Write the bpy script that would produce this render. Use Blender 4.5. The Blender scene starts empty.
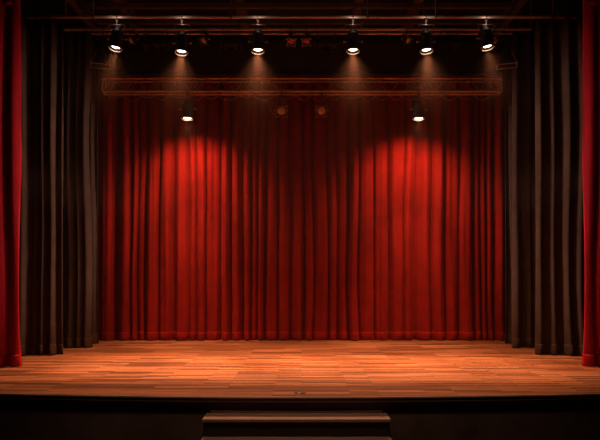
import bpy, bmesh, math, random
import numpy as np
from mathutils import Vector, Matrix, noise as mnoise

SC = bpy.context.scene
COL = SC.collection
PI = math.pi
R = math.radians

# ------------------------------------------------------------------ camera
EYE = 1.53          # eye height above the stage floor (stage floor is z = 0)
cam_d = bpy.data.cameras.new('camera')
cam_d.sensor_fit = 'HORIZONTAL'; cam_d.sensor_width = 36.0
cam_d.lens = 588.0 / 600.0 * 36.0
cam_d.shift_x = -0.0025; cam_d.shift_y = 0.1
cam_d.clip_end = 100
cam = bpy.data.objects.new('camera', cam_d); COL.objects.link(cam)
cam.location = (0, 0, EYE); cam.rotation_euler = (R(90), 0, 0)
SC.camera = cam

def at(px, py, Y):
    """point of the place seen at a pixel of the 600x440 frame, at depth Y"""
    return Vector(((px - 301.5) * Y / 588.0, Y, EYE - (py - 280.0) * Y / 588.0))

# ------------------------------------------------------------------ world: dark house filled with thin haze
w = bpy.data.worlds.new('dark_house'); SC.world = w; w.use_nodes = True
nt = w.node_tree; nt.nodes.clear()
wo = nt.nodes.new('ShaderNodeOutputWorld')
bg = nt.nodes.new('ShaderNodeBackground'); bg.inputs['Color'].default_value = (0, 0, 0, 1); bg.inputs['Strength'].default_value = 0
vs = nt.nodes.new('ShaderNodeVolumeScatter')
HAZE = 0.0066      # in the smoke layer that hangs under the grid; thin below it
vs.inputs['Color'].default_value = (1.0, 0.66, 0.54, 1); 
gm = nt.nodes.new('ShaderNodeNewGeometry'); sp = nt.nodes.new('ShaderNodeSeparateXYZ')
hz = nt.nodes.new('ShaderNodeMapRange'); hz.interpolation_type = 'SMOOTHSTEP'
hz.inputs['From Min'].default_value = 4.7; hz.inputs['From Max'].default_value = 6.3
hz.inputs['To Min'].default_value = 0.0009; hz.inputs['To Max'].default_value = HAZE
nt.links.new(gm.outputs['Position'], sp.inputs[0]); nt.links.new(sp.outputs['Z'], hz.inputs['Value']); nt.links.new(hz.outputs[0], vs.inputs['Density'])
w.cycles.volume_step_size = 0.4
nt.links.new(bg.outputs[0], wo.inputs['Surface']); nt.links.new(vs.outputs[0], wo.inputs['Volume'])

# ------------------------------------------------------------------ exposure and light levels
SC.view_settings.view_transform = 'Standard'; SC.view_settings.look = 'None'
SC.view_settings.exposure = 0.0; SC.view_settings.gamma = 1.0
SC.view_settings.use_curve_mapping = False
SC.cycles.use_denoising = True
SC.cycles.max_bounces = 8
SC.cycles.volume_bounces = 0
SC.cycles.sample_clamp_indirect = 4.0

WARM = (1.0, 0.43, 0.20)
P_CORE = 2300.0      # narrow beam of a front lamp
P_SPILL = 1000.0     # its wide field
P_RCORE = 650.0     # rear lamps
P_RSPILL = 440.0

def spot(name, loc, target, power, size, blend, color, radius=0.08, parent=None):
    d = bpy.data.lights.new(name, 'SPOT'); d.energy = power; d.spot_size = R(size); d.spot_blend = blend
    d.color = color; d.shadow_soft_size = radius
    o = bpy.data.objects.new(name, d); COL.objects.link(o); o.location = loc
    o.rotation_euler = (Vector(target) - Vector(loc)).to_track_quat('-Z', 'Y').to_euler()
    if parent: o.parent = parent
    return o

# added unseen fill spots: one for apron and steps, two for the front curtains
spot('apron_fill', (0.0, 5.2, 5.6), (0, 7.35, -0.3), 330, 84, 1.0, (1.0, 0.60, 0.40), 0.3)
spot('curtain_fill', (-7.5, 9.6, 2.7), (-5.3, 10.35, 3.0), 620, 130, 0.8, (1.0, 0.44, 0.40), 0.12)
spot('curtain_fill', (7.5, 9.6, 2.7), (5.3, 10.35, 3.0), 620, 130, 0.8, (1.0, 0.44, 0.40), 0.12)

# added unseen fill spots in the wings, raking the folds of the black curtains
P_WING = 1550.0
for sx in (-1, 1):
    for yw, yt in ((12.5, 12.9), (11.2, 11.7)):
        spot('wing_fill', (sx * 6.5, yw, 3.4), (-sx * 4.7, yt, 3.3), P_WING, 33, 0.7, (1.0, 0.62, 0.48), 0.12)

# ------------------------------------------------------------------ materials
def mat(name, base, rough=0.6, metal=0.0, sheen=0.0, sheen_tint=None, spec=0.5, var=0.15, vscale=8.0, bump=0.0, bscale=60.0, stretch=(1, 1, 1), coords='Object'):
    m = bpy.data.materials.new(name); m.use_nodes = True
    t = m.node_tree; b = t.nodes['Principled BSDF']
    b.inputs['Roughness'].default_value = rough; b.inputs['Metallic'].default_value = metal
    b.inputs['Specular IOR Level'].default_value = spec
    if sheen:
        b.inputs['Sheen Weight'].default_value = sheen
        b.inputs['Sheen Roughness'].default_value = 0.4
        b.inputs['Sheen Tint'].default_value = (*(sheen_tint or base), 1)
    tc = t.nodes.new('ShaderNodeTexCoord'); mp = t.nodes.new('ShaderNodeMapping'); mp.inputs['Scale'].default_value = stretch
    t.links.new(tc.outputs[coords], mp.inputs['Vector'])
    n = t.nodes.new('ShaderNodeTexNoise'); n.inputs['Scale'].default_value = vscale; n.inputs['Detail'].default_value = 4
    t.links.new(mp.outputs[0], n.inputs['Vector'])
    r = t.nodes.new('ShaderNodeValToRGB')
    r.color_ramp.elements[0].position = 0.3; r.color_ramp.elements[1].position = 0.7
    r.color_ramp.elements[0].color = (*[c * (1 - var) for c in base], 1)
    r.color_ramp.elements[1].color = (*[min(1, c * (1 + var)) for c in base], 1)
    t.links.new(n.outputs['Fac'], r.inputs[0]); t.links.new(r.outputs[0], b.inputs['Base Color'])
    if bump:
        n2 = t.nodes.new('ShaderNodeTexNoise'); n2.inputs['Scale'].default_value = bscale; n2.inputs['Detail'].default_value = 3
        t.links.new(mp.outputs[0], n2.inputs['Vector'])
        bp = t.nodes.new('ShaderNodeBump'); bp.inputs['Strength'].default_value = bump; bp.inputs['Distance'].default_value = 0.01
        t.links.new(n2.outputs['Fac'], bp.inputs['Height']); t.links.new(bp.outputs[0], b.inputs['Normal'])
    return m

def emit(name, color, strength, base=(0.8, 0.5, 0.3)):
    m = mat(name, base, 0.3)
    b = m.node_tree.nodes['Principled BSDF']
    b.inputs['Emission Color'].default_value = (*color, 1); b.inputs['Emission Strength'].default_value = strength
    return m

M = {}
M['red_velvet'] = mat('red_velvet', (0.24, 0.0080, 0.0055), 0.9, sheen=0.10, sheen_tint=(0.9, 0.04, 0.03), spec=0.15, var=0.14, vscale=3, bump=0.25, bscale=90)
M['crimson_velvet'] = mat('crimson_velvet', (0.40, 0.009, 0.022), 0.85, sheen=0.3, sheen_tint=(0.9, 0.03, 0.04), spec=0.2, var=0.12, vscale=3, bump=0.2, bscale=90)
M['black_velvet'] = mat('black_velvet', (0.056, 0.036, 0.028), 0.9, sheen=0.10, sheen_tint=(0.5, 0.38, 0.32), spec=0.2, var=0.2, vscale=4, bump=0.2, bscale=90)
M['border_cloth'] = mat('border_cloth', (0.035, 0.026, 0.022), 0.95, spec=0.1, var=0.15, vscale=2)
M['pipe_steel'] = mat('pipe_steel', (0.50, 0.36, 0.28), 0.45, metal=0.3, var=0.3, vscale=5, stretch=(0.6, 4, 4))
M['truss_steel'] = mat('truss_steel', (0.60, 0.36, 0.25), 0.45, metal=0.3, var=0.3, vscale=6, stretch=(0.6, 4, 4))
M['black_metal'] = mat('black_metal', (0.020, 0.017, 0.016), 0.6, metal=0.1, var=0.25, vscale=14)
M['matte_black'] = mat('matte_black', (0.010, 0.008, 0.007), 1.0, spec=0.0, var=0.1)
M['lattice_steel'] = mat('lattice_steel', (0.30, 0.17, 0.12), 0.5, metal=0.3, var=0.3, vscale=6)
M['dark_steel'] = mat('dark_steel', (0.12, 0.085, 0.07), 0.45, metal=0.6, var=0.25, vscale=12)
M['rim_metal'] = mat('rim_metal', (0.55, 0.42, 0.34), 0.4, metal=0.5, var=0.15, vscale=12)
M['copper_gel'] = mat('copper_gel', (0.75, 0.20, 0.06), 0.22, var=0.2, vscale=20)
M['reflection_glow'] = emit('reflection_glow', (1.0, 0.16, 0.03), 0.055, (0.30, 0.09, 0.03))  # weak emission stands in for the orange reflection in unlit lenses
M['lit_lens'] = emit('lit_lens', (1.0, 0.72, 0.50), 12.0)
M['cable_rubber'] = mat('cable_rubber', (0.36, 0.17, 0.11), 0.5, var=0.15)
M['ceiling_paint'] = mat('ceiling_paint', (0.020, 0.014, 0.012), 0.9, var=0.3, vscale=1.2)
M['wall_paint'] = mat('wall_paint', (0.015, 0.012, 0.011), 0.95, var=0.3, vscale=1.5)
M['beam_steel'] = mat('beam_steel', (0.20, 0.12, 0.09), 0.7, var=0.3, vscale=3)
M['fascia_paint'] = mat('fascia_paint', (0.110, 0.070, 0.050), 0.8, spec=0.25, var=0.3, vscale=3, bump=0.1)
M['house_carpet'] = mat('house_carpet', (0.010, 0.008, 0.008), 0.95, spec=0.1, var=0.3, vscale=9)
M['nosing_wood'] = mat('nosing_wood', (0.16, 0.075, 0.045), 0.45, var=0.3, vscale=6, stretch=(0.3, 6, 6))
M['edge_highlight'] = mat('edge_highlight', (0.42, 0.27, 0.20), 0.4, var=0.3, vscale=5, stretch=(0.4, 6, 6))
M['tread_wood'] = mat('tread_wood', (0.32, 0.19, 0.135), 0.5, var=0.35, vscale=10, stretch=(0.25, 8, 8))
M['riser_paint'] = mat('riser_paint', (0.016, 0.011, 0.009), 0.7, var=0.3, vscale=5)
M['plate_metal'] = mat('plate_metal', (0.10, 0.08, 0.07), 0.35, metal=0.7, var=0.2, vscale=30)
M['lid_metal'] = mat('lid_metal', (0.45, 0.40, 0.36), 0.35, metal=0.6, var=0.2, vscale=30)

def floor_material():
    m = bpy.data.materials.new('stage_planks'); m.use_nodes = True
    t = m.node_tree; b = t.nodes['Principled BSDF']
    tc = t.nodes.new('ShaderNodeTexCoord')
    br = t.nodes.new('ShaderNodeTexBrick')
    br.offset = 0.37; br.offset_frequency = 2; br.squash = 1.0
    br.inputs['Color1'].default_value = (0.0, 0, 0, 1); br.inputs['Color2'].default_value = (1, 1, 1, 1)
    br.inputs['Mortar'].default_value = (0.0, 0, 0, 1)
    br.inputs['Scale'].default_value = 1.0
    br.inputs['Mortar Size'].default_value = 0.0022; br.inputs['Mortar Smooth'].default_value = 0.3
    br.inputs['Bias'].default_value = 0.0
    br.inputs['Brick Width'].default_value = 1.05; br.inputs['Row Height'].default_value = 0.09
    t.links.new(tc.outputs['Object'], br.inputs['Vector'])
    ramp = t.nodes.new('ShaderNodeValToRGB')
    e = ramp.color_ramp.elements
    e[0].position = 0.0; e[0].color = (0.120, 0.043, 0.017, 1)
    e[1].position = 1.0; e[1].color = (0.47, 0.205, 0.093, 1)
    x = ramp.color_ramp.elements.new(0.5); x.color = (0.28, 0.108, 0.044, 1)
    t.links.new(br.outputs['Color'], ramp.inputs[0])
    # long grain and worn patches
    mp = t.nodes.new('ShaderNodeMapping'); mp.inputs['Scale'].default_value = (0.7, 14, 1)
    t.links.new(tc.outputs['Object'], mp.inputs['Vector'])
    n = t.nodes.new('ShaderNodeTexNoise'); n.inputs['Scale'].default_value = 1.6; n.inputs['Detail'].default_value = 6; n.inputs['Roughness'].default_value = 0.65
    t.links.new(mp.outputs[0], n.inputs['Vector'])
    nr = t.nodes.new('ShaderNodeMapRange'); nr.inputs['From Min'].default_value = 0.3; nr.inputs['From Max'].default_value = 0.7
    nr.inputs['To Min'].default_value = 0.50; nr.inputs['To Max'].default_value = 1.35
    t.links.new(n.outputs['Fac'], nr.inputs['Value'])
    mx = t.nodes.new('ShaderNodeMix'); mx.data_type = 'RGBA'; mx.blend_type = 'MULTIPLY'; mx.inputs['Factor'].default_value = 1.0
    t.links.new(ramp.outputs[0], mx.inputs['A']); t.links.new(nr.outputs[0], mx.inputs['B'])
    mo = t.nodes.new('ShaderNodeMix'); mo.data_type = 'RGBA'
    mo.inputs['B'].default_value = (0.06, 0.02, 0.01, 1)
    t.links.new(br.outputs['Fac'], mo.inputs['Factor']); t.links.new(mx.outputs['Result'], mo.inputs['A'])
    t.links.new(mo.outputs['Result'], b.inputs['Base Color'])
    rr = t.nodes.new('ShaderNodeMapRange'); rr.inputs['To Min'].default_value = 0.38; rr.inputs['To Max'].default_value = 0.58
    t.links.new(n.outputs['Fac'], rr.inputs['Value']); t.links.new(rr.outputs[0], b.inputs['Roughness'])
    b.inputs['Specular IOR Level'].default_value = 0.35
    bp = t.nodes.new('ShaderNodeBump'); bp.inputs['Strength'].default_value = 0.25; bp.inputs['Distance'].default_value = 0.004
    t.links.new(n.outputs['Fac'], bp.inputs['Height']); t.links.new(bp.outputs[0], b.inputs['Normal'])
    return m
M['stage_planks'] = floor_material()

# ------------------------------------------------------------------ mesh helpers
def add_box(bm, lo, hi, mtx=None):
    vs_ = [bm.verts.new((x, y, z)) for x in (lo[0], hi[0]) for y in (lo[1], hi[1]) for z in (lo[2], hi[2])]
    for f in ((0, 1, 3, 2), (4, 6, 7, 5), (0, 4, 5, 1), (2, 3, 7, 6), (0, 2, 6, 4), (1, 5, 7, 3)):
        bm.faces.new([vs_[i] for i in f])
    if mtx is not None:
        for v in vs_: v.co = mtx @ v.co
    return vs_

def add_tube(bm, p, q, r, n=12, cap=True, r2=None):
    p, q = Vector(p), Vector(q); d = (q - p).normalized()
    a = d.orthogonal().normalized(); b = d.cross(a)
    r2 = r if r2 is None else r2
    A = [bm.verts.new(p + (a * math.cos(2 * PI * i / n) + b * math.sin(2 * PI * i / n)) * r) for i in range(n)]
    B = [bm.verts.new(q + (a * math.cos(2 * PI * i / n) + b * math.sin(2 * PI * i / n)) * r2) for i in range(n)]
    for i in range(n):
        j = (i + 1) % n
        bm.faces.new((A[i], A[j], B[j], B[i]))
    if cap:
        bm.faces.new(A[::-1]); bm.faces.new(B)
    return A + B

def add_path(bm, pts, r, n=8, closed=False):
    pts = [Vector(p) for p in pts]; k = len(pts); rings = []
    up = None
    for i in range(k):
        d = (pts[(i + 1) % k] - pts[i - 1]) if closed else (pts[min(i + 1, k - 1)] - pts[max(i - 1, 0)])
        d.normalize()
        if up is None: up = d.orthogonal().normalized()
        up = (up - d * up.dot(d)).normalized(); b = d.cross(up)
        rings.append([bm.verts.new(pts[i] + (up * math.cos(2 * PI * j / n) + b * math.sin(2 * PI * j / n)) * r) for j in range(n)])
    for i in range(k if closed else k - 1):
        A, B = rings[i], rings[(i + 1) % k]
        for j in range(n):
            bm.faces.new((A[j], A[(j + 1) % n], B[(j + 1) % n], B[j]))
    if not closed:
        bm.faces.new(rings[0][::-1]); bm.faces.new(rings[-1])

def add_lathe(bm, prof, n=28, mtx=None, close=False):
    """revolve (radius, z) profile about z"""
    rings = []; allv = []
    for (r, z) in prof:
        if r < 1e-6:
            v = bm.verts.new((0, 0, z)); rings.append([v]); allv.append(v)
        else:
            ring = [bm.verts.new((r * math.cos(2 * PI * i / n), r * math.sin(2 * PI * i / n), z)) for i in range(n)]
            rings.append(ring); allv += ring
    pairs = list(zip(rings, rings[1:])) + ([(rings[-1], rings[0])] if close else [])
    for A, B in pairs:
        for i in range(n):
            j = (i + 1) % n
            if len(A) == 1 and len(B) == 1: continue
            if len(A) == 1: bm.faces.new((A[0], B[j], B[i]))
            elif len(B) == 1: bm.faces.new((A[i], A[j], B[0]))
            else: bm.faces.new((A[i], A[j], B[j], B[i]))
    if mtx is not None:
        for v in allv: v.co = mtx @ v.co

def obj(name, bm, m, parent=None, smooth=True, bevel=0.0):
    me = bpy.data.meshes.new(name)
    bmesh.ops.recalc_face_normals(bm, faces=bm.faces)
    bm.to_mesh(me); bm.free()
    me.materials.append(m)
    if smooth:
        for p in me.polygons: p.use_smooth = True
        try: me.set_sharp_from_angle(angle=R(38))
        except Exception: pass
    o = bpy.data.objects.new(name, me); COL.objects.link(o)
    if bevel:
        b = o.modifiers.new('bevel', 'BEVEL'); b.width = bevel; b.segments = 2; b.limit_method = 'ANGLE'
    if parent: o.parent = parent
    return o

def tag(o, label, cat, group=None):
    o['label'] = label; o['category'] = cat
    if group: o['group'] = group
    return o

def thing(name, label, cat, loc=(0, 0, 0), group=None, rz=0.0):
    o = bpy.data.objects.new(name, None); COL.objects.link(o)
    o.location = loc; o.rotation_euler = (0, 0, rz); o.empty_display_size = 0.1
    return tag(o, label, cat, group)

def struct(name, bm, m, smooth=False, bevel=0.0):
    o = obj(name, bm, m, None, smooth, bevel); o['kind'] = 'structure'; return o

def box_struct(name, lo, hi, m, bevel=0.0):
    bm = bmesh.new(); add_box(bm, lo, hi); return struct(name, bm, m, False, bevel)

# ------------------------------------------------------------------ the setting
HALF = 6.6; BACK = 15.9; TOP = 8.25; PIT = -0.91
def front_y(x): return 7.69 + 0.24 * (x / 4.05) ** 2          # the bowed edge of the apron
xs = np.linspace(-HALF, HALF, 61)

def slab(name, top, bottom, inset, y_back, m, bevel=0.0):
    bm = bmesh.new()
    T = [bm.verts.new((x, front_y(x) + inset, top)) for x in xs]
    B = [bm.verts.new((x, front_y(x) + inset, bottom)) for x in xs]
    tb = [bm.verts.new((xs[-1], y_back, top)), bm.verts.new((xs[0], y_back, top))]
    bb = [bm.verts.new((xs[-1], y_back, bottom)), bm.verts.new((xs[0], y_back, bottom))]
    bm.faces.new(T + tb); bm.faces.new((B + bb)[::-1])
    for i in range(len(xs) - 1): bm.faces.new((T[i], B[i], B[i + 1], T[i + 1]))
    bm.faces.new((T[-1], B[-1], bb[0], tb[0])); bm.faces.new((tb[0], bb[0], bb[1], tb[1])); bm.faces.new((tb[1], bb[1], B[0], T[0]))
    return struct(name, bm, m, False, bevel)

slab('floor', 0.0, -0.012, 0.0, BACK, M['stage_planks'])
slab('trim_1', -0.0121, -0.075, 0.006, 8.6, M['nosing_wood'], 0.004)       # nosing under the planks
slab('wall_front', -0.0752, PIT, 0.085, 8.6, M['fascia_paint'])             # face of the stage
box_struct('floor_house', (-9, -1.0, PIT - 0.1), (9, 9.0, PIT), M['house_carpet'])
box_struct('wall_left', (-HALF - 0.2, 8.6, PIT), (-HALF, BACK + 0.2, TOP), M['wall_paint'])
box_struct('wall_right', (HALF, 8.6, PIT), (HALF + 0.2, BACK + 0.2, TOP), M['wall_paint'])
box_struct('wall_back', (-HALF, BACK, PIT), (HALF, BACK + 0.2, TOP), M['wall_paint'])
box_struct('ceiling', (-HALF - 0.2, 10.0, TOP), (HALF + 0.2, BACK + 0.2, TOP + 0.2), M['ceiling_paint'])
bm = bmesh.new()
add_box(bm, (-HALF, 10.62, 7.0), (HALF, 10.92, TOP))
add_box(bm, (-HALF, 10.62, 0.0), (-6.1, 10.92, 7.0)); add_box(bm, (6.1, 10.62, 0.0), (HALF, 10.92, 7.0))
struct('wall_proscenium', bm, M['wall_paint'])

# pale strip along the lip of the boards, an edge highlight put into colour
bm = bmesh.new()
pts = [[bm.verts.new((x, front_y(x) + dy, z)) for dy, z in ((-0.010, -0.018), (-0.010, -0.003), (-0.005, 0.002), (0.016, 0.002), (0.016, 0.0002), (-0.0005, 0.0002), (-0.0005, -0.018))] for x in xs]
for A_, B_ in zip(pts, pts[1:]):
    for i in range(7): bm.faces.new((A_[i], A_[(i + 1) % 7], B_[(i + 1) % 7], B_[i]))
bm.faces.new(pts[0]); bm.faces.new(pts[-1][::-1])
struct('trim_20', bm, M['edge_highlight'], True)

# ceiling joists running upstage, and two cross members
k = 2
for x in (-5.35, -4.27, -1.45, 1.35, 2.75, 5.15):
    bm = bmesh.new()
    add_box(bm, (x - 0.09, 11.0, TOP - 0.02), (x + 0.09, BACK, TOP)); add_box(bm, (x - 0.012, 11.0, TOP - 0.24), (x + 0.012, BACK, TOP - 0.02))
    add_box(bm, (x - 0.09, 11.0, TOP - 0.26), (x + 0.09, BACK, TOP - 0.24))
    o = struct('trim_%d' % k, bm, M['beam_steel']); k += 1
for Y, x0, x1, z0 in ((13.75, -5.0, 4.9, 7.88), (14.4, -5.0, 4.9, 7.80)):
    bm = bmesh.new(); add_box(bm, (x0, Y - 0.05, z0), (x1, Y + 0.05, z0 + 0.11))
    struct('trim_%d' % k, bm, M['beam_steel']); k += 1

# ------------------------------------------------------------------ curtains
def fold_profile(W, wmin, wmax, amp, rng, vr=(2.0, 4.0), pw=0.85):
    b = [-rng.uniform(0, wmin)]; A = []; G = []; V = []
    while b[-1] < W + 1.0:
        b.append(b[-1] + rng.uniform(wmin, wmax)); A.append(amp * rng.uniform(0.6, 1.15)); G.append(rng.uniform(0.65, 1.5)); V.append(rng.uniform(*vr))
    b = np.array(b)
    def h(u):
        u = np.asarray(u); i = np.clip(np.searchsorted(b, u) - 1, 0, len(A) - 1)
        t = np.clip((u - b[i]) / (b[i + 1] - b[i]), 0, 1) ** np.array(G)[i]
        return np.array(A)[i] * np.clip(1 - np.abs(2 * t - 1) ** np.array(V)[i], 0, 1) ** pw
    return h

def curtain_mesh(name, x0, x1, Y0, Y1, z0, z1, h, seed, m, parent=None, off=0.0, nz=34, ripple=0.02, wander=0.05, hem=False, flare=0.0, dx=0.016, scallop=0.0, thick=0.012):
    W = x1 - x0; nx = max(8, int(W / dx))
    u = np.linspace(0, W, nx + 1)
    if hem: zz = np.linspace(z0, z1, 9)
    else: zz = z0 + (z1 - z0) * np.linspace(0, 1, nz + 1) ** 1.15
    verts = []
    for z in zz:
        wob = np.array([mnoise.noise(Vector((uu * 1.1, z * 0.32, seed))) for uu in u])
        rip = np.array([mnoise.noise(Vector((uu * 7.0, z * 0.25, seed + 7.7))) for uu in u])
        fine = np.array([mnoise.noise(Vector((uu * 19.0, z * 0.5, seed + 3.1))) for uu in u])
        low = max(0.0, 1 - z / 0.9)
        up_ = u + wander * wob * 2
        d = h(up_) * (0.85 + 0.2 * low) + ripple * rip + 0.006 * fine
        if hem:
            s = (z - z0) / (z1 - z0)
            wr = np.array([mnoise.noise(Vector((uu * 9.0 + z * 5, z * 11.0, seed + 5.5))) for uu in u])
            d = d + off + 0.014 * math.sin(PI * min(1, s * 1.0)) + 0.016 * wr * (1 - s) * 1.2
        else:
            d = d + off
        fl = flare * low ** 2
        for i in range(nx + 1):
            f = u[i] / W
            zv = z
            if scallop: 
                tt = (z1 - z) / (z1 - z0)
                zv = z + tt * scallop * (0.5 + 0.5 * math.cos(u[i] * 24.0)) 
            verts.append((x0 + u[i] + fl * (f - 0.5) * 2, Y0 + (Y1 - Y0) * f - d[i], zv))
    faces = []
    n1 = nx + 1
    for r in range(len(zz) - 1):
        for i in range(nx):
            a = r * n1 + i
            faces.append((a, a + 1, a + n1 + 1, a + n1))
    me = bpy.data.meshes.new(name); me.from_pydata(verts, [], faces); me.materials.append(m)
    for p in me.polygons: p.use_smooth = True
    o = bpy.data.objects.new(name, me); COL.objects.link(o)
    s = o.modifiers.new('thickness', 'SOLIDIFY'); s.thickness = thick; s.offset = 1.0
    if parent: o.parent = parent
    return o

def curtain(name, label, x0, x1, Y0, Y1, z1, fold, amp, seed, m, hem_h, group=None, ripple=0.02, flare=0.0, wander=0.05, z0=0.012, vr=(2.0, 4.0), pw=0.85):
    rng = random.Random(seed)
    h = fold_profile(x1 - x0, fold[0], fold[1], amp, rng, vr, pw)
    t = thing(name, label, 'curtain', ((x0 + x1) / 2, (Y0 + Y1) / 2, 0), group)
    cx, cy = (x0 + x1) / 2, (Y0 + Y1) / 2
    a = dict(x0=x0 - cx, x1=x1 - cx, Y0=Y0 - cy, Y1=Y1 - cy, h=h, seed=seed, m=m, parent=t, ripple=ripple, flare=flare, wander=wander)
    curtain_mesh('drape', z0=z0, z1=z1, **a)
    curtain_mesh('hem', z0=z0 - 0.004, z1=z0 + hem_h, off=0.010, hem=True, **a)
    return t, h, a

# big red curtain across the back of the stage
YB = 15.12
xl = at(70, 0, YB).x; xr = at(533, 0, YB).x
bc, _, _ = curtain('stage_curtain', 'wide pleated red velvet curtain across the back of the stage', xl, xr, YB, YB, 6.98,
                   (0.12, 0.42), 0.31, 11, M['red_velvet'], 0.20, ripple=0.07, wander=0.035, vr=(1.5, 3.6))
bm = bmesh.new(); add_tube(bm, (xl - bc.location.x - .1, -0.08, 7.0), (xr - bc.location.x + .1, -0.08, 7.0), 0.03)
obj('curtain_track', bm, M['dark_steel'], bc)

# black legs, three on each side
LEG = (0.15, 0.31)
def leg(label, pa, pb, Ya, Yb, z1, seed):
    xa = at(pa, 0, Ya).x; xb = at(pb, 0, Yb).x
    return curtain('leg_curtain', label, xa, xb, Ya, Yb, z1, LEG, 0.17, seed, M['black_velvet'], 0.21, 'black side curtains', ripple=0.03, wander=0.028, flare=0.02, vr=(1.1, 2.0), pw=2.1)
P1Y, P1Z = 12.05, at(0, 17, 12.05).z
legs = []
legs.append(leg('black velvet leg curtain standing next to the red curtain at the left edge', 2, 64.5, 11.86, 12.16, P1Z - 0.10, 21))
legs.append(leg('black velvet leg curtain behind the front black one, left wing', 46, 91.5, 13.36, 13.36, 7.12, 22))
legs.append(leg('narrow strip of black leg curtain touching the back red curtain, left wing', 66, 98.5, 14.2, 14.2, 7.3, 23))
legs.append(leg('black velvet leg curtain standing next to the red curtain at the right edge', 535, 601, 12.16, 11.86, P1Z - 0.10, 24))
legs.append(leg('black velvet leg curtain behind the front black one, right wing', 511.5, 556, 13.36, 13.36, 7.12, 25))
legs.append(leg('narrow strip of black leg curtain touching the back red curtain, right wing', 504, 535, 14.2, 14.2, 7.3, 26))

# ties that hold the two front legs to the pipe
for i, pxs in ((0, (25.5, 38, 51.5, 63)), (3, (537, 551, 565, 579))):
    t = legs[i][0]
    for px in pxs:
        p = at(px, 17, P1Y); bm = bmesh.new()
        loc = p - Vector(t.location)
        add_path(bm, [loc + Vector((0.004 * math.sin(a), 0.036 * math.cos(a), -0.035 + 0.075 * math.sin(a))) for a in np.linspace(0, 2 * PI, 14)[:-1]], 0.007, 6, True)
        add_box(bm, loc + Vector((-0.012, -0.05, -0.16)), loc + Vector((0.012, -0.034, -0.09)))
        obj('tie', bm, M['dark_steel'], t)

# red house curtains drawn to the sides at the front
def house(label, px0, px1, Ya, Yb, seed):
    xa = at(px0, 0, Ya).x; xb = at(px1, 0, Yb).x
    t, h, a = curtain('house_curtain', label, xa, xb, Ya, Yb, 7.0, (0.16, 0.30), 0.15, seed, M['crimson_velvet'], 0.2, 'red front curtains', ripple=0.035, flare=0.03, wander=0.04)
    a = dict(a); a.pop('flare')
    rng = random.Random(seed + 5)
    a['h'] = fold_profile(xb - xa, 0.09, 0.17, 0.07, rng); a['ripple'] = 0.03
    curtain_mesh('swag', z0=6.33, z1=6.98, off=0.10, nz=10, scallop=0.07, **a)
    return t
house('crimson velvet house curtain gathered at the left edge of the stage', -34, 21.2, 10.22, 10.5, 31)
house('crimson velvet house curtain gathered at the right edge of the stage', 583, 637, 10.5, 10.22, 32)

# ------------------------------------------------------------------ pipes and truss
def hanger(bm, p, z_top, r=0.012):
    add_tube(bm, p, (p[0], p[1], z_top), r, 8)
pipe = thing('lighting_pipe', 'long front steel pipe carrying the six lit stage spotlights', 'pipe', (0, P1Y, P1Z))
bm = bmesh.new(); add_tube(bm, (at(-2, 0, P1Y).x, 0, 0), (at(604, 0, P1Y).x, 0, 0), 0.032, 16); obj('pipe', bm, M['pipe_steel'], pipe)
for x in (-4.27, -1.45, 1.35, 2.75, 5.15):
    bm = bmesh.new(); hanger(bm, (x, 0, 0.02), TOP - 0.26 - P1Z)
    add_tube(bm, (x - 0.03, 0, 0), (x + 0.03, 0, 0), 0.042, 14)
    obj('hanger', bm, M['beam_steel'], pipe)

P2Y, P2Z = 13.2, at(0, 29.5, 13.2).z
P2bZ = at(0, 33.7, 13.42).z
dp = thing('double_lighting_pipe', 'pair of steel pipes just behind the six lit spotlights', 'pipe', (0, P2Y, P2Z))
xa, xb = at(64, 0, P2Y).x, at(532, 0, P2Y).x
bm = bmesh.new(); add_tube(bm, (xa, 0, 0), (xb, 0, 0), 0.034, 16); obj('pipe', bm, M['pipe_steel'], dp)
bm = bmesh.new(); add_tube(bm, (xa + .03, 0.22, P2bZ - P2Z), (xb - .03, 0.22, P2bZ - P2Z), 0.026, 16); obj('pipe', bm, M['truss_steel'], dp)
for x in np.linspace(xa + 0.5, xb - 0.5, 8):
    bm = bmesh.new(); add_tube(bm, (x, 0, 0), (x, 0.22, P2bZ - P2Z), 0.014, 8); obj('spacer', bm, M['dark_steel'], dp)
for x in (-4.27, -1.45, 1.35, 2.75, 5.15):
    bm = bmesh.new(); hanger(bm, (x, 0, 0.02), TOP - 0.26 - P2Z); obj('hanger', bm, M['beam_steel'], dp)

# short pipes for the rear legs
for s, lab in ((-1, 'short dark pipe holding the rear black curtain of the left wing'), (1, 'short dark pipe holding the rear black curtain of the right wing')):
    t = thing('curtain_pipe', lab, 'pipe', (0, 14.12, 7.32))
    bm = bmesh.new(); xe = at(100 if s < 0 else 503, 0, 14.12).x
    add_tube(bm, (xe, 0, 0), (s * 6.0, 0, 0), 0.024, 12); obj('pipe', bm, M['dark_steel'], t)
    bm = bmesh.new(); hanger(bm, (s * 5.25, 0, 0.0), TOP - 0.26 - 7.32); obj('hanger', bm, M['beam_steel'], t)

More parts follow.
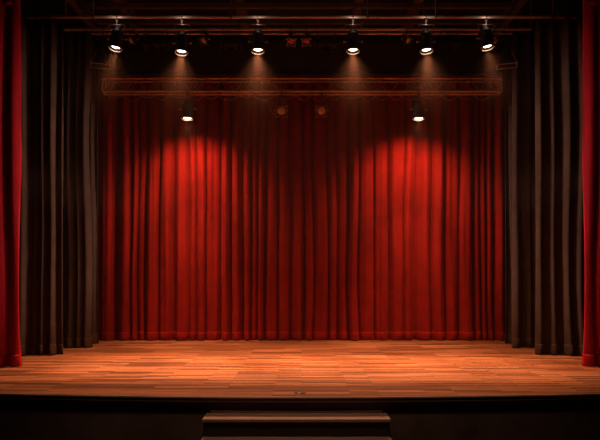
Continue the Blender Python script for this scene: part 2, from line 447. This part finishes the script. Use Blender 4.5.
# box truss
TY0, TY1 = 13.72, 13.94
TT, TB = at(0, 78.3, TY0).z, at(0, 91.3, TY0).z
TX0, TX1 = at(102.5, 0, TY0).x, at(501.5, 0, TY0).x
tr = thing('lighting_truss', 'long square box truss with diagonal bracing hung before the red curtain', 'truss', (0, TY0, TB))
H = TT - TB; D = TY1 - TY0
for y in (0, D):
    for z in (0, H):
        bm = bmesh.new(); add_tube(bm, (TX0, y, z), (TX1, y, z), 0.026, 14); obj('chord', bm, M['truss_steel'], tr)
n = 36; step = (TX1 - TX0) / n
for y in (0, D):
    bm = bmesh.new()
    for i in range(n):
        zz = (0, H) if i % 2 == 0 else (H, 0)
        add_tube(bm, (TX0 + i * step, y, zz[0]), (TX0 + (i + 1) * step, y, zz[1]), 0.0075, 8)
    obj('lattice', bm, M['lattice_steel'], tr)
for z in (0, H):
    bm = bmesh.new()
    for i in range(n // 2):
        yy = (0, D) if i % 2 == 0 else (D, 0)
        add_tube(bm, (TX0 + 2 * i * step, yy[0], z), (TX0 + 2 * (i + 1) * step, yy[1], z), 0.008, 8)
    obj('lattice', bm, M['lattice_steel'], tr)
for x in (TX0, TX1):
    bm = bmesh.new()
    for y in (0, D): add_tube(bm, (x, y, 0), (x, y, H), 0.02, 10)
    for z in (0, H): add_tube(bm, (x, 0, z), (x, D, z), 0.02, 10)
    obj('end_frame', bm, M['truss_steel'], tr)
for x in (-4.27, -1.45, 1.35, 2.75):
    bm = bmesh.new()
    add_tube(bm, (x, D / 2 + 0.02, H + 0.3), (x, D / 2 + 0.02, TOP - 0.26 - TB), 0.007, 6)
    for y in (0, D):
        add_tube(bm, (x, y, H), (x, D / 2 + 0.02, H + 0.3), 0.007, 6)
    obj('suspension_wire', bm, M['dark_steel'], tr)

# black border that masks the top of the stage
bx0, bx1 = at(101, 0, 13.56).x, at(503, 0, 13.56).x
bdr = thing('border_curtain', 'flat black border cloth hanging behind the lit spotlights above the truss', 'curtain', (0, 13.56, 0))
hb = lambda u: 0.012 * np.sin(np.asarray(u) * 2.1) + 0.012
zb = at(0, 76.3, 13.56).z
curtain_mesh('cloth', bx0, bx1, 0, 0, zb, 7.08, hb, 61, M['border_cloth'], bdr, ripple=0.008, nz=10, dx=0.05)
curtain_mesh('hem', bx0, bx1, 0, 0, zb - 0.003, zb + 0.09, hb, 61, M['border_cloth'], bdr, off=0.008, ripple=0.008, hem=True, dx=0.05)
for i, x in enumerate(np.linspace(bx0 + .2, bx1 - .2, 12)):
    bm = bmesh.new(); add_path(bm, [Vector((x, -0.07 + 0.075 * math.cos(a), 7.09 + 0.09 * math.sin(a))) for a in np.linspace(0, 2 * PI, 13)[:-1]], 0.006, 6, True)
    obj('tie', bm, M['dark_steel'], bdr)

# ------------------------------------------------------------------ lamps
def yoke_mesh(half, z_bar, z_piv, wid=0.035, th=0.008):
    """flat strap bent into an upside-down U with rounded corners"""
    bm = bmesh.new(); rc = 0.04; pts = [(-half, z_piv - 0.03), (-half, z_bar - rc)]
    for a in np.linspace(PI, PI / 2, 6): pts.append((-half + rc + rc * math.cos(a), z_bar - rc + rc * math.sin(a)))
    for a in np.linspace(PI / 2, 0, 6): pts.append((half - rc + rc * math.cos(a), z_bar - rc + rc * math.sin(a)))
    pts += [(half, z_bar - rc), (half, z_piv - 0.03)]
    V = []
    for i, (x, z) in enumerate(pts):
        p0 = Vector(pts[max(i - 1, 0)]); p1 = Vector(pts[min(i + 1, len(pts) - 1)])
        d = (p1 - p0).normalized(); nrm = Vector((-d.y, d.x)) * th / 2
        V.append([bm.verts.new((x + s * nrm.x, y, z + s * nrm.y)) for s in (-1, 1) for y in (-wid / 2, wid / 2)])
    for A, B in zip(V, V[1:]):
        for q in ((0, 1), (1, 3), (3, 2), (2, 0)):
            bm.faces.new((A[q[0]], A[q[1]], B[q[1]], B[q[0]]))
    for E in (V[0], V[-1]): bm.faces.new((E[0], E[1], E[3], E[2]))
    return bm

def clamp_mesh(z_bar, r=0.034):
    bm = bmesh.new()
    add_path(bm, [Vector((0, (r + 0.012) * math.cos(a), (r + 0.012) * math.sin(a))) for a in np.linspace(-0.5 * PI, 1.2 * PI, 16)], 0.012, 8)
    add_box(bm, (-0.022, -0.02, -r - 0.07), (0.022, 0.02, -r - 0.005))
    add_tube(bm, (0, 0, -r - 0.06), (0, 0, z_bar - 0.004), 0.011, 10)
    add_tube(bm, (0, 0, z_bar + 0.004), (0, 0, z_bar + 0.022), 0.022, 6)
    add_tube(bm, (0.0, -0.02, -r - 0.04), (0.0, -0.075, -r - 0.04), 0.008, 8)
    return bm

def spotlight(label, p, z_bar, z_piv, back, front, tilt, group, core, spill, cfg, half=0.165, rad=0.128, color=WARM, throw=(0, 0), rec=0.046):
    t = thing('stage_spotlight', label, 'spotlight', p, group)
    # head frame: -z is the beam; tilt = (about x, about y)
    Mh = Matrix.Translation((0, 0, z_piv)) @ Matrix.Rotation(R(tilt[0]), 4, 'X') @ Matrix.Rotation(R(tilt[1]), 4, 'Y')
    zb, zf = back - z_piv, front - z_piv
    r = rad
    bm = bmesh.new()
    prof = [(0, zb), (r * 0.45, zb), (r * 0.62, zb - 0.02), (r * 0.64, zb - 0.06), (r * 0.93, zb - 0.10), (r * 0.95, zf + 0.05), (r * 0.95, zf + 0.006),
            (r * 0.92, zf + 0.006), (r * 0.92, zf + 0.088), (r * 0.55, zf + 0.13), (0, zf + 0.14)]
    add_lathe(bm, prof, 32, Mh)
    lb = bmesh.new(); add_lathe(lb, [(r * 0.915, zf + 0.004), (r * 0.915, zf + 0.088), (r * 0.77, zf + 0.090), (r * 0.77, zf + 0.084), (r * 0.87, zf + 0.082), (r * 0.89, zf + 0.004)], 32, Mh, True); obj('snoot_lining', lb, M['matte_black'], t)
    # cooling fins round the back of the can
    for zz in (zb - 0.12, zb - 0.15, zb - 0.18): add_lathe(bm, [(r * 0.94, zz), (r * 0.99, zz - 0.004), (r * 0.99, zz - 0.010), (r * 0.94, zz - 0.014)], 32, Mh)
    obj('body', bm, M['black_metal'], t)
    bm = bmesh.new(); add_lathe(bm, [(0, zf + rec - 0.022), (r * 0.40, zf + rec - 0.017), (r * 0.66, zf + rec - 0.006), (r * 0.80, zf + rec + 0.008), (r * 0.80, zf + rec + 0.016), (0, zf + rec + 0.016)], 32, Mh); obj('lens', bm, M['lit_lens'], t)
    bm = bmesh.new(); add_lathe(bm, [(r * 0.98, zf + 0.004), (r * 1.08, zf + 0.004), (r * 1.08, zf - 0.012), (r * 0.98, zf - 0.012)], 32, Mh, True); obj('gel_frame', bm, M['rim_metal'], t)
    bm = yoke_mesh(half, z_bar, z_piv); obj('yoke', bm, M['dark_steel'], t, False)
    obj('clamp', clamp_mesh(z_bar), M['dark_steel'], t)
    for s in (-1, 1):
        bm = bmesh.new(); add_tube(bm, (s * r * 0.9, 0, z_piv), (s * (half + 0.012), 0, z_piv), 0.010, 8)
        add_tube(bm, (s * (half + 0.006), 0, z_piv), (s * (half + 0.034), 0, z_piv), 0.022, 10); obj('knob', bm, M['rim_metal'], t)
    # its lamp
    lp = Mh @ Vector((0, 0, zf - 0.022)); dirn = (Mh.to_3x3() @ Vector((0, 0, -1)))
    spot('lamp_beam', lp, lp + Matrix.Rotation(R(throw[0]), 3, 'X') @ dirn, core, cfg[0], cfg[1], color, 0.06, t)
    spot('lamp_field', lp, lp + Matrix.Rotation(R(throw[1]), 3, 'X') @ dirn, spill, cfg[2], 1.0, color, 0.06, t)
    # added point light in front of the clamp to brighten the pipe
    if group != G1: return t
    d = bpy.data.lights.new('pipe_fill', 'POINT'); d.energy = 0.9; d.color = (1.0, 0.72, 0.55); d.shadow_soft_size = 0.03
    o = bpy.data.objects.new('pipe_fill', d); COL.objects.link(o); o.location = (0, -0.11, -0.12); o.parent = t
    return t

G1 = 'lit spotlights on the front pipe'
front = [(117, 'far left of the front row, beside the left black curtains', 7.0, 0.5), (182, 'second from the left in the front row', 2.0, 0.95),
         (258, 'third from the left in the front row, left of centre', 0, 1.05), (353, 'fourth from the left in the front row, right of centre', 0, 1.05),
         (426, 'second from the right in the front row', -2.0, 0.95), (486, 'far right of the front row, beside the right black curtains', -7.0, 0.5)]
for px, where, ty, k in front:
    p = at(px, 17, P1Y)
    dz = {117: 0.05, 486: 0.07, 182: -0.03}.get(px, 0)
    spotlight('lit black stage spotlight, ' + where, p, -0.165, -0.51 + dz, -0.262 + dz, -0.705 + dz, (-5.0, ty), G1, P_CORE * k, P_SPILL * k * k, (36, 0.75, 84), throw=(-8, -3))

G2 = 'lit spotlights under the truss'
for px, where in ((187.5, 'lit spotlight hung under the truss, over the left bright patch of red curtain'), (418.5, 'lit spotlight hung under the truss, over the right bright patch of red curtain')):
    p = at(px, 91.3, TY0)
    spotlight(where, p, -0.165, -0.42, -0.22, -0.64, (-2.0, 0), G2, P_RCORE, P_RSPILL, (50, 1.0, 124), throw=(12, 30), rec=0.016)

def small_fixture(name, label, p, z_bar, z_piv, pitch, yaw, lens_m, group, r=0.10, cable=None):
    t = thing(name, label, 'spotlight', p, group)
    Mh = Matrix.Translation((0, 0, z_piv)) @ Matrix.Rotation(R(yaw), 4, 'Z') @ Matrix.Rotation(R(-pitch), 4, 'X')   # -z beam; pitch from straight down to the audience
    bm = bmesh.new()
    add_lathe(bm, [(0, 0.17), (r * 0.7, 0.16), (r * 0.95, 0.10), (r * 1.02, 0.02), (r * 1.02, -0.10), (r * 0.9, -0.10), (r * 0.9, -0.07), (0, -0.065)], 24, Mh)
    for zz in (0.0, 0.03, 0.06): add_lathe(bm, [(r * 1.0, zz), (r * 1.07, zz - 0.003), (r * 1.07, zz - 0.01), (r * 1.0, zz - 0.013)], 24, Mh)
    obj('body', bm, M['black_metal'], t)
    bm = bmesh.new(); add_lathe(bm, [(r * 0.88, -0.072), (r * 0.7, -0.088), (r * 0.35, -0.102), (0, -0.106), ], 24, Mh); obj('lens', bm, lens_m, t)
    bm = bmesh.new(); s = r * 1.22
    for lo, hi in (((-s, -s, -0.115), (-s + 0.018, s, -0.10)), ((s - 0.018, -s, -0.115), (s, s, -0.10)), ((-s, -s, -0.115), (s, -s + 0.018, -0.10)), ((-s, s - 0.018, -0.115), (s, s, -0.10))):
        add_box(bm, lo, hi, Mh)
    for sx in (-1, 1):
        for sy in (-1, 1): add_box(bm, (sx * s - 0.016, sy * s - 0.016, -0.125), (sx * s + 0.016, sy * s + 0.016, -0.095), Mh)
    obj('gel_frame', bm, M['dark_steel'], t, False)
    bm = yoke_mesh(r * 1.32, z_bar, z_piv, 0.028, 0.007); obj('yoke', bm, M['dark_steel'], t, False)
    obj('clamp', clamp_mesh(z_bar, 0.03), M['dark_steel'], t)
    for q in (-1, 1):
        bm = bmesh.new(); add_tube(bm, (q * r * 0.95, 0, z_piv), (q * (r * 1.32 + 0.024), 0, z_piv), 0.014, 8); obj('knob', bm, M['rim_metal'], t)
    if cable:
        bm = bmesh.new(); add_path(bm, cable, 0.009, 8); obj('cable', bm, M['cable_rubber'], t)
    return t

# two unlit lamps facing the audience under the middle of the truss
p = at(281.5, 91.3, TY0)
cab = [Vector((-0.09 - 0.27 * s, 0.04, -0.48 - 0.14 * math.sin(PI * s) * (1 - 0.35 * s) + 0.35 * s ** 1.6)) for s in np.linspace(0, 1, 18)]
cab = [Vector((0, 0.10, -0.33))] + cab
small_fixture('stage_spotlight', 'unlit orange stage lamp with a looping cable, under the middle of the truss', p, -0.20, -0.44, 58, 0, M['reflection_glow'], 'unlit lamps under the truss', 0.105, cab)
p = at(321.5, 91.3, TY0)
small_fixture('stage_spotlight', 'unlit orange stage lamp without a loop of cable, under the middle of the truss', p, -0.20, -0.44, 58, 0, M['reflection_glow'], 'unlit lamps under the truss', 0.105)

# unlit small lamps on the double pipe
G3 = 'unlit lamps on the double pipe'
for px, yaw, pitch, lab in ((133.5, -40, 50, 'small unlit lamp right beside the first lit spotlight from the left'),
                            (205, -25, 45, 'small unlit lamp just right of the second lit spotlight from the left'),
                            (291, 10, 35, 'small unlit lamp right of the third lit spotlight, nearer to it than its twin'),
                            (306.5, -10, 35, 'small unlit lamp before the middle of the pipes, nearest the fourth lit spotlight'),
                            (406.5, 30, 50, 'small orange unlit lamp just left of the fifth lit spotlight'),
                            (493.5, 40, 40, 'small unlit lamp right beside the last lit spotlight at the right')):
    p = at(px, 29.5, P2Y)
    small_fixture('stage_spotlight', lab, p, -0.09, -0.22, pitch, yaw, M['reflection_glow' if px in (133.5, 205, 406.5) else 'copper_gel'], G3, 0.075)

# strip lights (long lamp boxes) on the double pipe
G4 = 'unlit strip lights on the double pipe'
for px, wpx, lab in ((157, 26, 'dark strip light box between the first and second lit spotlights'),
                     (231, 20, 'dark strip light box left of the third lit spotlight'),
                     (326, 23, 'dark strip light box just left of the fourth lit spotlight'),
                     (449, 22, 'dark strip light box between the fifth and sixth lit spotlights')):
    p = at(px, 29.5, P2Y); L = wpx * P2Y / 588
    t = thing('strip_light', lab, 'light', p, G4)
    Mt = Matrix.Translation((0, 0, -0.36)) @ Matrix.Rotation(R(-35), 4, 'X')
    bm = bmesh.new(); hL = L / 2
    add_box(bm, (-hL, -0.09, 0.06), (hL, 0.09, 0.10), Mt); add_box(bm, (-hL, -0.10, -0.09), (hL, -0.088, 0.10), Mt); add_box(bm, (-hL, 0.088, -0.09), (hL, 0.10, 0.10), Mt)
    add_box(bm, (-hL, -0.10, -0.09), (-hL + 0.012, 0.10, 0.10), Mt); add_box(bm, (hL - 0.012, -0.10, -0.09), (hL, 0.10, 0.10), Mt)
    obj('housing', bm, M['black_metal'], t, False, 0.004)
    nl = max(2, int(L / 0.19))
    for i in range(nl):
        bm = bmesh.new(); cx = -hL + L * (i + 0.5) / nl
        add_lathe(bm, [(0.075, -0.07), (0.05, 0.0), (0.02, 0.05), (0, 0.058)], 16, Mt @ Matrix.Translation((cx, 0, 0))); obj('reflector', bm, M['dark_steel'], t)
    for s in (-1, 1):
        bm = bmesh.new(); x = s * (hL - 0.06)
        add_path(bm, [Vector((x, 0.045 * math.cos(a), 0.045 * math.sin(a))) for a in np.linspace(-0.5 * PI, 1.2 * PI, 14)], 0.009, 6)
        add_tube(bm, (x, 0, -0.04), (x, 0.0, -0.30), 0.011, 8); obj('bracket', bm, M['dark_steel'], t)

# hooded flood lights at the two ends of the double pipe
G5 = 'hooded floods at the ends of the double pipe'
for px, yaw, lab in ((104, 18, 'unlit hooded flood light beside the left black curtains'), (503.5, -18, 'unlit hooded flood light beside the right black curtains')):
    p = at(px, 29.5, P2Y - 0.0)
    t = thing('flood_light', lab, 'light', p, G5)
    zt, zbm = at(0, 53.5, P2Y - 0.22).z - p.z, at(0, 65, P2Y - 0.3).z - p.z
    A = Matrix.Translation((0, -0.22, 0)) @ Matrix.Rotation(R(yaw), 4, 'Z')
    bm = bmesh.new()
    top = [(-.09, -.07, zt), (.09, -.07, zt), (.09, .07, zt), (-.09, .07, zt)]
    bot = [(-.21, -.17, zbm), (.21, -.17, zbm), (.21, .13, zbm), (-.21, .13, zbm)]
    tv = [bm.verts.new(A @ Vector(v)) for v in top]; bv = [bm.verts.new(A @ Vector(v)) for v in bot]
    bm.faces.new(tv)
    for i in range(4): bm.faces.new((tv[i], tv[(i + 1) % 4], bv[(i + 1) % 4], bv[i]))
    o = obj('hood', bm, M['black_metal'], t, False); sm = o.modifiers.new('thickness', 'SOLIDIFY'); sm.thickness = 0.006
    bm = bmesh.new()
    for i in range(4): add_tube(bm, A @ Vector(bot[i]), A @ Vector(bot[(i + 1) % 4]), 0.010, 8)
    for i in range(4): add_tube(bm, A @ Vector(top[i]), A @ Vector(bot[i]), 0.007, 8)
    obj('rim', bm, M['rim_metal'], t)
    bm = bmesh.new(); add_lathe(bm, [(0, zt + 0.15), (0.05, zt + 0.145), (0.075, zt + 0.10), (0.075, zt + 0.003), (0, zt + 0.003)], 20, A); obj('lamp_housing', bm, M['black_metal'], t)
    bm = bmesh.new(); add_lathe(bm, [(0, zt - 0.05), (0.03, zt - 0.045), (0.045, zt - 0.015), (0.04, zt - 0.002), (0, zt - 0.002)], 16, A); obj('bulb', bm, M['copper_gel'], t)
    bm = bmesh.new()
    add_path(bm, [Vector((0, 0.045 * math.cos(a), 0.045 * math.sin(a))) for a in np.linspace(-0.5 * PI, 1.2 * PI, 14)], 0.010, 6)
    add_tube(bm, (0, 0, -0.035), A @ Vector((0, 0.03, zt + 0.14)), 0.012, 8); obj('clamp', bm, M['dark_steel'], t)

# cable festooned under the truss
bm = bmesh.new(); pts = []
rng = random.Random(4)
cx = at(108, 0, TY1).x; xe = at(495, 0, TY1).x
pts.append(Vector((cx, TY1 + .0, TB - 0.035)))
while cx < xe:
    L = rng.uniform(0.28, 0.55); L = min(L, max(0.12, xe - cx)); dep = rng.choice((0.05, 0.08, 0.11, 0.14))
    for s in np.linspace(0, 1, 12)[1:]:
        pts.append(Vector((cx + L * s, TY1 - 0.02, TB - 0.035 - dep * math.sin(PI * s) ** 0.8 if 0 < s < 1 else TB - 0.035)))
    cx += L
    if xe - cx < 0.1: break
add_path(bm, pts, 0.009, 8)
o = obj('power_cable', bm, M['cable_rubber']); tag(o, 'brown cable looped along the underside of the truss', 'cable')

# chain hanging from the joist above the front pipe
bm = bmesh.new()
a0, a1 = Vector((-4.98, 12.4, TOP - 0.01)), at(66, 15.5, P1Y) + Vector((0, -0.0, 0.03))
N = 26
for i in range(N):
    s = (i + 0.5) / N; p = a0.lerp(a1, s) + Vector((0, 0, -0.18 * math.sin(PI * s)))
    d = (a1 - a0).normalized(); q = d.to_track_quat('Z', 'Y').to_matrix().to_4x4()
    Ml = Matrix.Translation(p) @ q @ Matrix.Rotation(PI / 2 * (i % 2), 4, 'Z')
    ln = (a1 - a0).length / N * 0.78
    add_path(bm, [Ml @ Vector((0.022 * math.cos(t_), 0, ln * math.sin(t_))) for t_ in np.linspace(0, 2 * PI, 11)[:-1]], 0.007, 6, True)
o = obj('chain', bm, M['rim_metal']); tag(o, 'slack steel chain from the ceiling to the end of the front pipe', 'chain')

# ------------------------------------------------------------------ steps and floor socket
sx0, sx1 = -1.252, 1.126
st = thing('stage_steps', 'dark wooden steps against the middle of the stage front', 'steps', ((sx0 + sx1) / 2, 7.4, PIT))
hw = (sx1 - sx0) / 2
yb = 7.76 - 7.4
for i, zt in enumerate((-0.222, -0.452, -0.682)):
    yf = -0.30 * i; z = zt - PIT
    bm = bmesh.new(); add_box(bm, (-hw, yf, z - 0.04), (hw, yf + (yb if i == 0 else 0.34), z)); obj('tread', bm, M['tread_wood'], st, False, 0.006)
    bm = bmesh.new(); add_box(bm, (-hw + 0.02, yf + 0.035, z - 0.23 if i < 2 else 0.0), (hw - 0.02, yf + 0.06, z - 0.041)); obj('riser', bm, M['riser_paint'], st, False)
for s in (-1, 1):
    bm = bmesh.new(); x0, x1 = sorted((s * (hw - 0.045), s * (hw - 0.012)))
    out = [(yb, 0), (-0.56, 0), (-0.56, 0.186), (-0.26, 0.186), (-0.26, 0.416), (0.04, 0.416), (0.04, 0.647), (yb, 0.647)]
    A = [bm.verts.new((x0, y, z)) for y, z in out]; B = [bm.verts.new((x1, y, z)) for y, z in out]
    bm.faces.new(A); bm.faces.new(B[::-1])
    for i in range(len(out)): j = (i + 1) % len(out); bm.faces.new((A[i], A[j], B[j], B[i]))
    obj('stringer', bm, M['riser_paint'], st, False)
# batten on the stage face behind the top tread
bm = bmesh.new(); add_box(bm, (-hw + 0.06, yb - 0.012, 0.690), (hw - 0.06, yb + 0.01, 0.715)); obj('back_batten', bm, M['nosing_wood'], st, False, 0.003)

so = thing('floor_socket', 'small metal socket plate set in the boards at the front middle of the stage', 'socket', at(300, 393.6, 7.93))
so.location.z = 0.0
bm = bmesh.new(); add_box(bm, (-0.075, -0.045, 0.0), (0.075, 0.045, 0.006)); obj('plate', bm, M['plate_metal'], so, False, 0.003)
bm = bmesh.new(); add_lathe(bm, [(0, 0.014), (0.028, 0.013), (0.033, 0.006), (0, 0.006)], 20, Matrix.Translation((-0.012, 0, 0))); obj('lid', bm, M['lid_metal'], so)
